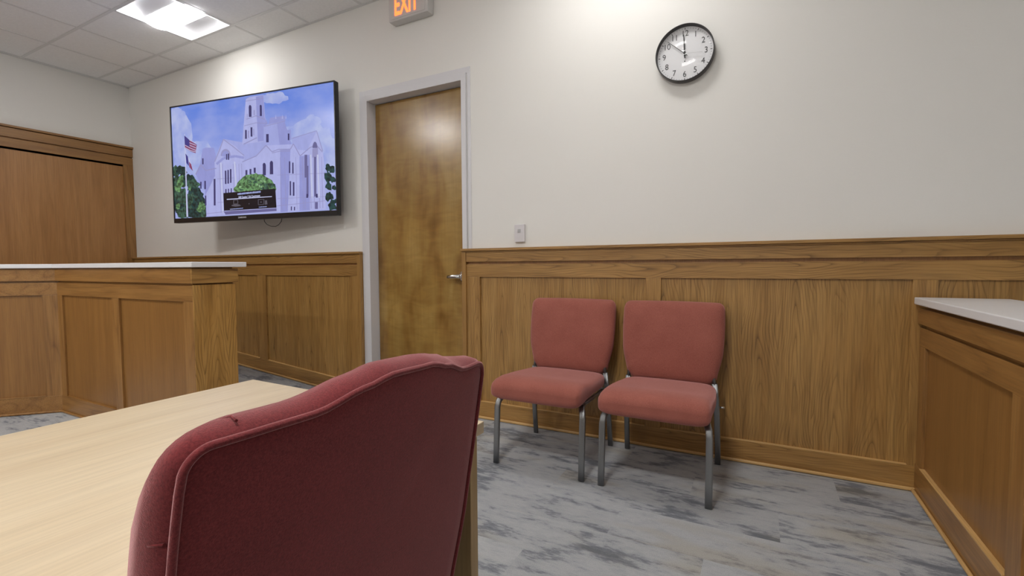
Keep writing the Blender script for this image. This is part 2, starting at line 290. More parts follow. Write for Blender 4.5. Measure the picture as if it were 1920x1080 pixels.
ART=[('cloud',[744,932,747,944,728,955,724,968,717,983,698,994,673,986,657,991,643,988,622,995,618,983,596,984,583,976,593,962,581,952,591,939,617,931,618,916,639,912,655,903,673,903,694,893,707,901,714,911,735,911,749,918]),('cloud',[143,711,129,767,136,837,119,877,105,917,82,904,72,992,52,900,36,915,19,911,-3,902,1,824,-27,800,-35,737,-7,687,-15,624,10,612,12,552,31,558,39,456,60,505,81,467,98,509,115,542,109,626,112,672]),('cloud',[916,618,941,643,906,662,918,700,887,709,868,729,845,746,820,739,799,727,782,715,770,698,732,702,735,671,744,644,715,619,749,598,756,574,777,559,791,531,816,524,841,519,860,538,879,545,895,559,910,574,910,598]),('cloud',[1025,464,1006,507,1015,562,986,566,977,596,971,651,953,659,936,653,920,639,901,642,891,602,872,580,871,529,866,484,866,436,861,379,877,341,900,332,908,275,928,265,946,326,966,281,985,297,998,332,1009,372,1011,421]),('cloud',[251,513,288,550,259,582,255,626,238,670,196,669,164,680,135,655,105,664,71,667,38,654,11,628,21,578,36,540,25,506,1,456,55,445,68,407,85,357,130,404,158,361,197,344,209,405,243,409,279,425,251,482]),('cloud',[928,697,928,717,923,736,912,747,902,753,893,755,887,772,877,773,867,774,859,767,850,758,844,745,837,732,836,713,838,695,845,679,852,668,851,640,866,647,875,645,884,648,897,623,899,654,908,658,909,674,915,685]),('cloud',[88,917,100,934,95,953,79,963,70,976,60,988,48,1001,34,998,22,990,7,993,-1,979,-26,981,-35,962,-12,935,-29,917,-20,898,-19,874,-1,862,14,854,29,841,44,850,61,841,78,844,84,866,104,871,107,892]),('leaf_mid',[63,430,68,450,60,468,47,481,29,468,17,488,6,475,-6,469,-16,457,-8,438,-8,423,-11,403,0,388,14,378,30,378,36,403,45,408,64,411]),('leaf_dark',[81,428,84,441,86,460,68,457,61,467,51,464,40,467,25,466,25,448,17,435,30,422,20,399,40,402,49,396,60,386,75,381,85,394,97,407]),('leaf_mid',[68,323,73,344,64,363,58,391,34,377,19,385,5,377,-17,377,-13,349,-35,333,-8,315,-15,288,-6,264,14,255,32,275,43,286,70,275,86,294]),('leaf_dark',[95,347,102,367,91,382,75,384,64,388,52,402,44,384,32,381,22,371,23,354,34,342,23,317,35,303,52,311,64,302,81,297,91,311,83,336]),('leaf_mid',[91,215,80,241,77,271,47,266,34,280,15,296,-9,298,-12,261,-15,241,-26,224,-21,203,-15,183,-8,157,11,139,32,152,45,169,67,169,75,193]),('leaf_dark',[99,108,86,134,69,149,55,160,43,176,26,166,3,181,-8,158,-21,140,-19,116,-17,93,-1,80,4,55,21,41,39,57,59,50,69,70,89,82]),('leaf_mid',[87,42,90,60,88,80,76,94,62,105,47,85,35,83,22,79,9,67,19,46,21,32,20,13,34,7,43,-13,57,1,69,5,90,1,98,20]),('leaf_dark',[140,343,145,358,138,372,130,386,116,381,104,397,92,390,91,369,77,364,76,349,74,332,81,317,92,308,103,299,114,314,124,314,132,320,144,326]),('leaf_mid',[184,286,177,306,161,316,156,333,145,353,129,346,118,331,96,337,84,319,79,296,101,278,91,248,116,252,129,252,143,221,161,228,163,257,167,273]),('leaf_dark',[204,206,187,225,175,236,176,267,158,266,142,271,124,271,107,260,99,238,96,214,112,196,108,170,131,174,140,156,156,148,167,165,179,175,196,184]),('leaf_mid',[172,143,162,165,161,190,138,191,130,229,110,206,85,223,84,185,66,174,68,150,78,132,75,106,89,90,105,72,126,64,135,102,148,110,178,113]),('leaf_dark',[206,115,223,142,208,163,196,188,171,170,156,168,132,190,134,151,127,136,110,121,126,103,125,80,133,56,152,56,168,70,182,70,199,74,197,99]),('leaf_mid',[237,48,223,66,220,85,214,109,196,112,179,115,171,88,146,97,144,73,141,53,156,38,156,20,162,-1,178,-2,193,-6,209,-4,220,11,215,35]),('leaf_dark',[174,38,177,57,169,74,156,83,146,111,129,88,119,77,91,91,87,65,89,42,78,17,101,6,117,2,127,-13,140,-7,163,-28,177,-9,178,18]),('leaf_mid',[96,188,112,208,90,214,89,238,71,227,58,257,46,236,39,221,34,207,25,193,37,179,30,155,39,136,56,135,73,128,89,133,92,159,112,165]),('leaf',[64,324,60,338,56,353,49,370,37,369,28,357,21,344,25,327,24,313,30,303,35,280,48,274,55,295,72,299]),('leaf',[51,271,40,284,42,306,30,307,20,319,17,292,1,295,2,276,8,262,13,250,21,248,29,240,41,238,43,257]),('leaf',[64,363,68,374,66,388,57,388,50,392,45,383,39,378,41,366,41,356,40,339,49,337,55,347,66,336,70,350]),('leaf',[212,101,208,118,198,124,194,143,184,133,173,136,169,119,162,104,164,86,174,78,183,75,192,64,204,64,211,81]),('leaf',[37,112,38,125,33,136,26,139,18,140,13,133,8,124,7,114,6,102,11,93,17,82,25,85,32,89,33,103]),('leaf',[186,70,183,79,182,91,175,94,168,97,163,90,153,87,150,72,154,58,162,52,168,47,175,41,180,53,188,56]),('leaf',[118,266,117,272,116,280,112,289,107,282,103,280,96,278,96,268,97,258,101,251,106,252,112,241,115,252,116,260]),('leaf_dark',[978,331,979,346,969,351,965,366,954,373,946,362,947,345,943,335,946,324,951,317,953,293,962,313,969,313,976,318]),('leaf_dark',[993,318,991,328,993,345,984,352,975,351,973,333,968,329,963,321,969,313,967,296,975,297,982,295,990,294,994,306]),('leaf_dark',[972,262,976,279,969,292,961,305,950,298,936,303,927,288,927,267,939,254,944,246,948,227,959,227,969,232,981,240]),('leaf_dark',[993,237,997,248,992,258,986,265,978,267,974,255,970,248,965,240,971,231,974,224,978,215,983,224,989,221,998,224]),('leaf_dark',[970,193,974,205,967,213,963,228,952,239,949,213,944,206,941,195,940,182,948,177,953,168,961,162,974,158,972,181]),('leaf_dark',[983,111,980,126,971,134,966,150,956,141,947,141,943,127,941,114,936,96,944,83,953,67,963,86,972,87,985,91]),('leaf_dark',[997,179,997,185,994,190,992,201,987,194,981,197,978,189,978,181,975,171,981,166,986,166,992,157,997,161,1001,169]),('leaf_dark',[1000,63,1002,78,997,91,986,81,980,84,971,91,968,77,964,66,964,51,972,43,978,37,986,43,990,49,995,54]),('leaf_dark',[998,23,994,39,988,51,981,69,969,64,959,57,952,44,958,26,960,14,961,-1,967,-21,977,4,983,6,999,4]),('stone2',[154,383,187,469,201,539,208,603,228,610,282,600,297,508,291,405,301,404,293,3,216,3,218,231,167,340]),('roof',[345,668,464,618,606,629,657,512,549,476,461,450,401,495]),('stone',[481,772,497,882,496,975,522,988,604,987,609,800,623,755,610,604,464,602]),('stone2',[558,981,603,984,607,800,623,755,610,610,561,608]),('roof',[599,726,621,743,722,753,736,646,761,534,692,525,635,527,596,587]),('stone2',[679,739,722,753,736,646,761,534,692,529]),('stone2',[628,742,640,792,724,792,729,749]),('stone',[669,777,676,776,673,815]),('stone',[707,771,714,769,711,808]),('stone',[728,767,734,766,732,805]),('stone2',[734,672,757,676,759,594,743,582]),('roof',[762,606,902,643,934,476,861,511,798,470,765,536]),('stone',[461,456,549,486,612,569,644,511,752,514,770,554,806,454,921,465,936,382,940,91,942,10,216,6,220,205,303,404,461,437]),('stone',[283,481,314,582,345,665,422,593,476,504,467,411,470,185,287,4,295,405]),('stone',[853,510,902,638,932,476,940,358,891,340,843,440]),('stone2',[692,519,752,514,731,286,726,9,683,7]),('stone2',[802,451,860,456,853,11,794,10]),('shade',[157,381,193,464,186,468,151,386]),('shade',[187,463,221,407,226,413,192,469]),('shade',[224,406,294,416,293,425,223,415]),('shade',[287,476,324,580,318,583,282,480]),('shade',[324,580,349,660,344,664,318,583]),('shade',[345,659,401,593,405,598,349,665]),('shade',[401,593,473,502,476,507,405,598]),('stone2',[301,448,348,493,339,510,291,465]),('stone2',[345,492,421,497,419,518,343,512]),('stone2',[418,498,470,476,474,496,422,517]),('shade',[462,449,551,488,549,495,460,456]),('shade',[551,488,612,567,608,572,548,494]),('shade',[608,567,642,509,646,513,612,572]),('shade',[645,508,684,522,683,529,643,515]),('shade',[683,522,752,512,752,520,684,529]),('shade',[754,514,772,555,768,559,750,518]),('shade',[768,555,804,453,808,456,772,558]),('shade',[808,451,863,508,860,514,805,457]),('shade',[862,508,899,524,897,530,860,514]),('shade',[896,525,928,465,932,469,900,529]),('shade',[644,498,692,507,692,513,643,504]),('shade',[692,507,750,499,750,505,692,513]),('shade',[497,804,556,821,555,827,495,810]),('shade',[555,821,603,783,605,788,557,827]),('shade',[475,597,558,638,556,646,472,605]),('shade',[601,725,727,746,726,750,600,730]),('shade',[492,955,603,957,603,962,492,960]),('shade',[481,751,555,764,554,769,481,756]),('shade',[554,764,620,746,621,751,555,768]),('shade',[900,637,930,473,934,474,903,638]),('shade',[763,598,900,637,899,641,762,603]),('shade',[390,515,389,527,388,539,384,550,380,560,375,568,369,573,362,577,355,578,348,576,342,572,336,566,332,557,328,547,326,535,325,523]),('stone2',[381,512,381,522,380,531,377,540,374,547,370,553,366,558,361,561,356,561,351,560,346,557,342,552,338,545,336,537,334,528,333,518]),('win2',[904,503,904,513,903,523,902,532,900,540,898,546,895,551,893,553,890,554,887,552,884,548,882,542,880,535,878,526,877,517,877,506]),('shade',[876,501,907,505,905,432,874,430]),('shade',[314,454,314,30,317,30,317,454]),('shade',[333,452,334,30,337,30,336,452]),('shade',[402,444,403,29,406,29,405,444]),('shade',[417,442,418,29,421,29,420,442]),('shade',[438,440,439,28,442,28,441,440]),('shade',[690,459,690,25,693,25,692,459]),('shade',[716,456,716,25,719,25,718,456]),('shade',[780,448,780,24,782,24,782,448]),('shade',[817,443,818,23,820,23,820,443]),('shade',[827,442,828,23,830,23,830,442]),('shade',[859,438,859,23,862,23,861,438]),('shade',[878,436,879,23,881,23,881,436]),('shade',[908,432,908,22,911,22,910,432]),('shade',[924,430,924,22,927,22,926,430]),('shade',[455,438,456,28,459,28,458,438]),('white',[861,455,863,107,872,107,870,455]),('white',[900,450,902,105,911,105,909,450]),('white',[409,462,415,189,423,189,418,461]),('white',[321,466,322,30,331,30,330,465]),('shade',[299,325,407,323,407,326,299,329]),('shade',[671,314,943,296,943,299,671,317]),('shade',[295,120,403,120,403,124,295,124]),('shade',[668,120,940,110,940,113,668,123]),('shade',[216,27,939,77,939,81,216,32]),('win',[513,906,530,903,528,820,512,823]),('win',[580,899,592,897,591,815,579,817]),('win',[486,719,496,717,495,643,484,644]),('win',[520,735,531,733,530,655,519,657]),('win',[613,662,628,660,627,592,612,594]),('win',[740,645,749,643,748,590,739,591]),('win',[349,393,359,392,357,277,347,278]),('win',[366,397,375,396,373,278,363,279]),('win',[382,402,392,401,389,283,380,284]),('win',[348,233,356,233,355,194,347,195]),('win',[365,234,372,234,371,193,365,194]),('win',[383,237,390,236,389,192,382,192]),('win',[274,330,286,329,281,97,269,98]),('win',[183,315,193,314,191,253,182,254]),('win',[212,320,222,319,220,246,210,247]),('win',[212,190,221,189,220,103,211,104]),('win',[480,381,492,380,491,334,479,335]),('win',[506,387,517,386,516,341,505,342]),('win',[531,394,544,393,543,348,531,350]),('win',[587,408,606,406,604,322,585,324]),('win',[630,418,649,415,648,325,628,327]),('win',[742,419,750,418,748,322,740,323]),('win',[761,406,768,405,767,316,759,316]),('win',[743,257,751,256,749,140,741,140]),('win',[761,247,770,246,768,135,759,135]),('win',[746,50,752,49,751,17,745,17]),('win',[764,45,770,45,769,16,763,16]),('win',[203,519,212,518,211,466,202,467]),('win',[361,534,368,533,367,484,360,485]),('win',[372,536,381,535,380,482,371,483]),('win',[530,900,529,905,529,910,527,914,525,917,523,919,521,920,518,919,516,916,515,913,514,908,513,903]),('win',[592,895,591,898,591,902,590,905,588,907,587,908,585,909,584,908,582,906,581,904,580,901,580,897]),('win',[605,405,605,410,604,416,602,420,600,424,597,426,595,426,592,425,590,422,588,418,587,412,586,407]),('win',[649,414,649,420,648,426,646,431,644,434,641,436,638,437,636,435,633,432,632,428,630,422,630,416]),('win2',[832,459,847,457,844,275,829,276]),('win2',[841,370,852,368,848,121,836,121]),('win2',[884,435,897,433,892,117,879,118]),('win2',[883,73,899,72,898,17,882,18]),('win',[836,143,846,142,845,111,835,112]),('win',[889,139,899,138,899,108,889,108]),('shade',[503,709,510,708,509,649,502,650]),('shade',[501,850,505,849,504,818,501,819]),('shade',[543,873,549,872,548,829,542,830]),('shade',[537,719,542,719,541,663,536,664]),('leaf',[657,183,664,199,654,214,659,232,650,246,645,262,639,277,628,288,617,298,606,307,594,315,586,332,571,334,557,335,545,349,531,341,517,343,504,339,489,340,477,334,464,326,455,313,445,303,436,291,427,279,423,264,417,250,403,238,400,221,409,203]),('leaf_mid',[537,298,535,306,526,310,517,309,512,304,510,297,517,292,526,287,537,290]),('leaf_hi',[592,263,592,270,582,270,575,271,572,267,572,262,576,258,582,255,589,257]),('leaf',[456,246,450,250,446,257,438,256,432,251,433,245,438,241,446,236,452,241]),('leaf_mid',[591,218,589,226,580,227,572,228,563,225,562,216,574,214,580,212,584,215]),('leaf_hi',[619,208,611,215,605,223,594,220,588,215,592,208,593,198,603,204,609,204]),('leaf',[613,204,616,212,605,212,595,216,591,209,590,202,595,195,605,194,611,198]),('leaf_mid',[529,258,520,264,515,271,508,265,504,262,499,257,505,251,514,250,520,253]),('leaf_hi',[504,281,507,289,498,291,488,293,478,288,483,279,489,274,497,275,503,276]),('leaf',[626,202,624,211,613,215,604,212,601,206,603,202,604,195,612,194,620,196]),('leaf_mid',[588,252,591,258,583,262,577,259,572,256,572,251,575,245,582,245,587,248]),('leaf_hi',[605,271,595,276,592,283,582,283,578,277,580,271,585,266,592,260,596,267]),('leaf',[553,246,550,250,546,256,536,258,532,251,532,245,540,242,545,237,556,237]),('leaf_mid',[534,304,536,311,526,312,518,314,517,307,508,302,516,294,526,298,538,295]),('leaf_hi',[579,243,571,249,566,257,555,257,547,251,552,243,556,236,566,233,574,237]),('leaf',[584,303,583,311,574,316,567,309,561,308,555,301,564,296,573,295,581,296]),('leaf_mid',[468,216,458,221,453,223,445,225,441,221,438,214,445,210,453,208,458,212]),('leaf_hi',[455,242,456,248,448,253,441,248,434,246,436,241,438,233,447,235,452,238]),('leaf',[558,233,557,240,549,241,543,240,533,240,534,231,540,225,549,224,553,230]),('leaf_mid',[516,281,511,288,504,295,497,289,486,288,487,279,494,273,504,268,509,276]),('leaf_hi',[565,250,568,257,558,258,552,257,546,254,548,249,549,241,559,238,570,240]),('leaf',[570,275,570,283,560,289,549,288,549,279,543,274,551,269,559,266,567,268]),('leaf_mid',[580,245,580,251,575,257,568,252,563,249,565,245,567,239,575,235,580,240]),('leaf_hi',[559,306,559,313,552,316,542,319,541,311,539,305,544,301,552,296,557,302]),('leaf',[535,262,535,271,525,275,517,271,512,267,508,260,517,257,524,254,532,255]),('leaf_mid',[597,257,591,265,583,272,575,265,570,262,566,255,571,247,582,250,587,253]),('leaf_hi',[588,229,582,237,574,238,567,237,561,235,564,229,565,221,574,221,582,223]),('leaf',[545,236,544,242,537,248,527,248,519,243,525,235,529,230,536,227,546,228]),('leaf_mid',[552,270,552,278,542,283,532,283,529,276,523,268,531,261,541,264,551,263]),('leaf_hi',[498,285,493,293,485,294,477,295,468,292,470,285,478,281,485,274,496,277]),('leaf',[505,285,497,291,490,292,481,297,477,290,476,284,481,277,491,273,500,277]),('leaf_mid',[583,285,578,291,571,297,564,293,553,293,558,284,560,275,570,279,579,279]),('leaf_hi',[584,275,587,283,576,287,565,288,564,279,565,274,565,265,575,269,580,271]),('leaf',[588,264,580,270,574,275,563,278,557,270,557,262,567,260,574,252,582,257]),('leaf_mid',[594,209,594,215,586,218,579,217,569,215,575,208,580,205,587,196,595,201]),('leaf_mid',[659,234,658,242,649,247,640,245,636,240,633,232,640,227,649,221,659,224]),('leaf_mid',[644,217,644,226,634,225,627,227,624,222,625,216,628,212,634,209,641,211]),('leaf_mid',[646,225,640,230,637,237,628,235,623,230,624,223,629,219,636,214,642,219]),('leaf_mid',[641,243,640,251,630,253,622,254,613,250,613,240,624,237,630,235,634,239]),('leaf_mid',[620,239,613,247,606,255,595,252,589,246,593,238,594,228,604,234,610,234]),('leaf_mid',[616,243,619,252,608,252,598,258,595,249,594,241,599,233,609,233,614,238]),('leaf_mid',[621,223,613,230,608,238,601,231,597,228,592,222,599,216,607,214,613,218]),('leaf_mid',[616,207,620,215,610,218,601,219,592,214,596,205,601,198,609,200,615,201]),('black',[335,200,659,205,662,46,335,46]),('white',[356,147,637,144,637,138,356,139]),('win2',[335,40,662,41,662,19,344,11]),('grey',[400,130,426,130,426,135,400,135]),('grey',[424,133,424,100,428,100,428,132]),('grey',[426,102,399,102,399,97,426,97]),('grey',[401,99,402,132,398,133,397,100]),('grey',[445,84,439,88,435,93,422,95,408,96,397,95,389,92,383,88,388,83,397,80,408,76,422,76,432,78,443,80]),('grey',[554,121,588,121,588,126,554,126]),('grey',[586,123,585,80,589,80,590,123]),('grey',[587,83,553,82,553,77,587,78]),('grey',[555,80,556,123,552,123,551,80]),('grey',[575,101,574,104,572,107,569,107,567,105,566,101,567,98,569,95,572,95,574,97]),('grey',[594,112,606,113,609,79,593,77]),('grey',[500,93,499,97,497,98,494,97,493,94,494,90,496,88,499,90]),('cloud',[426,187,429,190,429,175,426,175]),('cloud',[430,190,433,188,433,175,430,175]),('cloud',[434,189,439,191,438,175,434,175]),('cloud',[440,190,444,191,444,175,439,175]),('cloud',[445,191,449,190,449,175,445,176]),('cloud',[451,189,455,190,455,176,450,176]),('cloud',[456,190,461,190,461,176,456,176]),('cloud',[462,191,466,191,466,176,462,176]),('cloud',[467,192,471,191,471,176,467,177]),('cloud',[472,191,477,192,476,176,472,177]),('cloud',[478,190,481,190,480,177,478,177]),('cloud',[482,192,486,192,486,177,482,177]),('cloud',[487,192,492,191,492,177,487,177]),('cloud',[493,194,497,193,496,177,493,178]),('cloud',[498,190,503,191,502,177,498,178]),('cloud',[504,193,508,191,507,178,504,178]),('cloud',[509,194,514,190,513,178,509,178]),('cloud',[515,192,517,193,517,178,515,178]),('cloud',[519,192,521,191,521,178,518,179]),('cloud',[523,194,528,194,527,178,522,179]),('cloud',[529,195,532,194,532,179,528,179]),('cloud',[533,194,537,192,537,179,533,179]),('cloud',[538,192,542,195,541,179,538,179]),('cloud',[543,193,547,192,547,179,542,179]),('cloud',[548,195,553,193,553,179,548,180]),('cloud',[554,193,559,195,558,180,554,180]),('cloud',[560,196,564,195,564,180,560,180]),('cloud',[566,195,570,196,570,180,565,180]),('cloud',[375,60,379,59,379,53,375,53]),('cloud',[381,59,385,59,385,53,380,53]),('cloud',[386,59,392,59,391,53,386,53]),('cloud',[393,60,397,60,396,53,393,53]),('cloud',[398,61,402,60,402,53,398,54]),('cloud',[403,61,408,59,407,53,403,54]),('cloud',[409,60,414,60,414,54,409,54]),('cloud',[415,60,419,61,419,54,415,54]),('cloud',[420,62,424,60,424,54,420,54]),('cloud',[425,61,428,61,428,54,425,55]),('cloud',[429,61,434,60,434,54,429,55]),('cloud',[435,61,438,61,438,55,435,55]),('cloud',[439,62,444,61,444,55,439,55]),('cloud',[445,62,448,61,448,55,445,55]),('cloud',[449,61,454,61,454,55,449,55]),('cloud',[455,63,458,63,458,55,455,56]),('cloud',[557,63,561,62,560,56,557,56]),('cloud',[562,62,565,62,565,56,562,56]),('cloud',[566,63,569,62,569,56,566,56]),('cloud',[570,63,575,63,574,56,570,56]),('cloud',[576,64,578,63,578,56,576,56]),('cloud',[580,63,583,62,583,56,579,57]),('cloud',[584,63,588,63,588,56,584,57]),('cloud',[589,62,594,62,594,57,589,57]),('cloud',[595,63,598,62,598,57,595,57]),('cloud',[599,64,604,63,604,57,599,57]),('white',[89,752,93,751,93,9,82,10]),('fred',[89,738,128,687,171,644,162,571,126,592,90,626]),('white',[92,717,127,686,129,690,94,721]),('white',[127,686,165,659,167,664,129,690]),('white',[92,695,126,663,128,668,94,699]),('white',[126,663,165,637,167,641,128,668]),('white',[91,672,126,641,128,645,93,677]),('white',[126,641,164,615,166,619,128,646]),('white',[91,650,125,619,127,623,93,654]),('white',[126,619,164,592,166,597,127,623]),('white',[90,628,125,596,127,601,92,632]),('white',[125,596,164,580,165,585,126,601]),('fblue',[89,738,123,693,122,632,90,658]),('white',[106,547,116,527,135,459,123,460]),('fblue',[92,579,108,547,113,462,96,493]),('fred',[114,504,129,476,138,415,115,454])]
# ---------------------------------------------------------------- room shell
CE = 3.202; XL = -6.569; XR = 4.3; YF = -7.2; TH = .14
DXL, DXR, DZT = -2.832, -1.918, 2.44        # door opening
RAMP0, RS = -3.05, .082
rampz = lambda x: max(0, (RAMP0-x)*RS)
bm = bmesh.new(); box(bm, XL-TH, YF-TH, -.1, XR+TH, TH, 0)
prism(bm, [(XL, -1.07), (RAMP0, -1.07), (RAMP0, 0), (XL, 0)], -.02, lambda x, y: rampz(x)+.0005)
obj('floor', bm, carpet, kind='structure')
bm = bmesh.new()
box(bm, XL-TH, 0, 0, DXL, TH, CE+.2); box(bm, DXR, 0, 0, XR+TH, TH, CE+.2); box(bm, DXL, 0, DZT, DXR, TH, CE+.2)
obj('wall_back', bm, wall_m, kind='structure')
bm = bmesh.new(); box(bm, XL-TH, YF-TH, 0, XL, 0, CE+.2); obj('wall_left', bm, wall_m, kind='structure')
bm = bmesh.new(); box(bm, XR, YF-TH, 0, XR+TH, 0, CE+.2); obj('wall_right', bm, wall_m, kind='structure')
bm = bmesh.new(); box(bm, XL, YF-TH, 0, XR, YF, CE+.2); obj('wall_front', bm, wall_m, kind='structure')
# ceiling: 0.61 m lay-in tiles, T-bars, openings at the troffers
G = .61; GX0 = -4.695; GY0 = -.305
LALL = [(x, y) for x in (-4.39, -.73, 2.93) for y in (-.61, -3.05, -5.49) if (x, y) not in ((2.93, -5.49), (2.93, -3.05))]
bm = bmesh.new()
xs = [XL]+[GX0+G*k for k in range(-3, 15) if XL < GX0+G*k < XR]+[XR]
ys = [0]+[GY0-G*k for k in range(0, 12) if GY0-G*k > YF]+[YF]
for x0, x1 in zip(xs, xs[1:]):
    for y1, y0 in zip(ys, ys[1:]):
        cx, cy = (x0+x1)/2, (y0+y1)/2
        if any(abs(cx-a) < .2 and abs(cy-c) < .2 for a, c in LALL): continue
        box(bm, x0, y0, CE+.003, x1, y1, CE+.02)
for x in xs[1:-1]: box(bm, x-.012, YF, CE, x+.012, 0, CE+.0028, 1)
for y in ys[1:-1]: box(bm, XL, y-.012, CE-.0005, XR, y+.012, CE+.0024, 1)
box(bm, XL, -.022, CE-.001, XR, 0, CE+.002, 1); box(bm, XL, YF, CE-.001, XL+.022, 0, CE+.0015, 1)
obj('ceiling', bm, [ceil_m, grid_m], kind='structure')

# ---------------------------------------------------------------- door
d = empty('door_1', (0, 0, 0), kind='structure')
bm = bmesh.new()
def casing(bm, w0, w1, y0, y1, mi=0):        # U-shaped band around the opening, w0..w1 outwards
    box(bm, DXL-w1, y0, 0, DXL-w0, y1, DZT+w1, mi); box(bm, DXR+w0, y0, 0, DXR+w1*.8, y1, DZT+w1, mi); box(bm, DXL-w0, y0, DZT+w0, DXR+w0, y1, DZT+w1, mi)
casing(bm, .043, .086, -.006, 0); casing(bm, 0, .043, -.018, 0)
box(bm, DXL-.002, -.0178, 0, DXL+.003, .13, DZT); box(bm, DXR-.003, -.0178, 0, DXR+.002, .13, DZT); box(bm, DXL, -.0178, DZT-.004, DXR, .13, DZT+.002)
box(bm, DXL+.003, .121, 0, DXL+.022, .14, DZT); box(bm, DXR-.022, .121, 0, DXR-.003, .14, DZT); box(bm, DXL, .121, DZT-.03, DXR, .14, DZT)
obj('door_frame', bm, frame_m, d, .0015)
bm = bmesh.new(); box(bm, DXL+.006, .078, .008, DXR-.006, .12, DZT-.01)
obj('door_slab', bm, door_m, d, .0015)
h = None
bm = bmesh.new()
HX, HZ = -1.968, 1.027
tube(bm, [(HX, .078, HZ), (HX, .066, HZ), (HX, .062, HZ)], [.042, .042, .035], 28)
tube(bm, [(HX, .066, HZ), (HX, .022, HZ)], .014, 16)
h = obj('door_handle', bm, chrome, d, smooth=False); h['label'] = 'chrome lever door handle'
bm = bmesh.new()
tube(bm, [(HX+.004, .02, HZ), (HX-.03, .018, HZ), (HX-.075, .02, HZ-.002), (HX-.118, .026, HZ-.004)], [.018, .017, .016, .014], 16, .8)
tube(bm, [(HX, .022, HZ), (HX, .012, HZ), (HX, .008, HZ)], [.015, .015, .011], 18)
obj('lever', bm, chrome, h)

# ---------------------------------------------------------------- wainscot on the back wall
def wainscot(name, x0, x1, stiles, edge_l, edge_r, slope=False):
    """stiles: list of (xa, xb); panels fill between them; front faces look to -y"""
    t = empty(name, (0, 0, 0), kind='structure'); fz = rampz if slope else (lambda x: 0)
    def strip(nm, xa, xb, za, zb, y0, y1, mat, rel=True, bev=.0015):
        bm = bmesh.new(); g0 = (lambda x, y: za+fz(x)) if rel else za; g1 = (lambda x, y: zb+fz(x)) if rel in (True,) else zb
        prism(bm, [(xa, y0), (xb, y0), (xb, y1), (xa, y1)], g0, g1); return obj(nm, bm, mat, t, bev)
    strip('backing', x0, x1, 1.0, 1.2, -.008, -.0005, oak_plain, False)
    for (a, b), (c, e) in zip(stiles, stiles[1:]):
        bm = bmesh.new(); prism(bm, [(b-.01, -.010), (c+.01, -.010), (c+.01, -.0005), (b-.01, -.0005)], lambda x, y: .05+fz(x), 1.05)
        obj('panel', bm, oak_panel, t)
    for a, b in stiles:
        bm = bmesh.new(); prism(bm, [(a, -.024), (b, -.024), (b, -.0005), (a, -.0005)], lambda x, y: .115+fz(x), 1.0255)
        obj('stile', bm, oak_z, t, .0015)
    strip('rail', x0, x1, 1.0255, 1.116, -.024, -.0005, oak_x, False)
    strip('upper_rail', x0+.035*edge_l, x1-.035*edge_r, 1.134, 1.202, -.032, -.0005, oak_x, False)
    bm = bmesh.new(); prism(bm, [(x0-.004, -.052), (x1+.004, -.052), (x1+.004, -.0005), (x0-.004, -.0005)], 1.211, 1.2285)
    prism(bm, [(x0, -.038), (x1, -.038), (x1, -.0005), (x0, -.0005)], 1.202, 1.211); obj('cap_moulding', bm, oak_x, t, .002)
    cuts = [s for s in ([x0, RAMP0, x1] if slope and x0 < RAMP0 < x1 else [x0, x1])]
    for a, b in zip(cuts, cuts[1:]):
        strip('baseboard', a, b, 0.002, .124, -.026, -.0005, oak_x)
        strip('shoe_moulding', a, b, 0.002, .020, -.040, -.026, oak_strip, bev=.006)
    for (a, b), (c, e) in zip(stiles, stiles[1:]):
        strip('base_lip', b+.002, c-.002, .122, .1275, -.026, -.010, oak_strip, bev=.001)  # pale colour paints in overhead light on the baseboard's top edge
    if edge_l: strip('end_trim', x0-.001, x0+.034, 0.002, 1.205, -.036, -.0005, oak_z, False)
    if edge_r: strip('end_trim', x1-.034, x1+.001, 0.002, 1.205, -.036, -.0005, oak_z, False)
    return t
wainscot('trim_1', -1.917, XR-.001, [(-1.90, -1.772), (-.604, -.514), (.653, .747), (1.92, 2.01), (3.1, 3.19), (4.2, XR-.002)], 1, 0)
wainscot('trim_2', XL+.03, -2.922, [(XL+.03, -6.45), (-5.44, -5.32), (-4.275, -4.155), (-3.05, -2.93)], 0, 1, True)

# panelling on the left wall
t = empty('trim_3', (0, 0, 0), kind='structure')
X0 = XL+.0005
def lstrip(nm, ya, yb, za, zb, dx, mat, bev=.0015, dx0=0): return bxo(nm, (X0+dx0, ya, za, X0+dx, yb, zb), mat, t, bev)
yst = [(-.095, -.0005-.0), (-2.42, -2.30), (-4.75, -4.63), (-7.19, -7.07)]
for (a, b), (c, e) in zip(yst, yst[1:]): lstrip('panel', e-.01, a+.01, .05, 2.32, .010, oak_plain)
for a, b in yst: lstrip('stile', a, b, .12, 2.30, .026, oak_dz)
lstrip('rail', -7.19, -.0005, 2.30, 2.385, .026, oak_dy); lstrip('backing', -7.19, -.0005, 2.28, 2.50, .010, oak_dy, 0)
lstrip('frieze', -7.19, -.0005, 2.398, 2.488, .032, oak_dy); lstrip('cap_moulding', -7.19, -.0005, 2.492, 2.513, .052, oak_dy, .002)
lstrip('baseboard', -7.19, -1.075, .002, .124, .028, oak_dy)

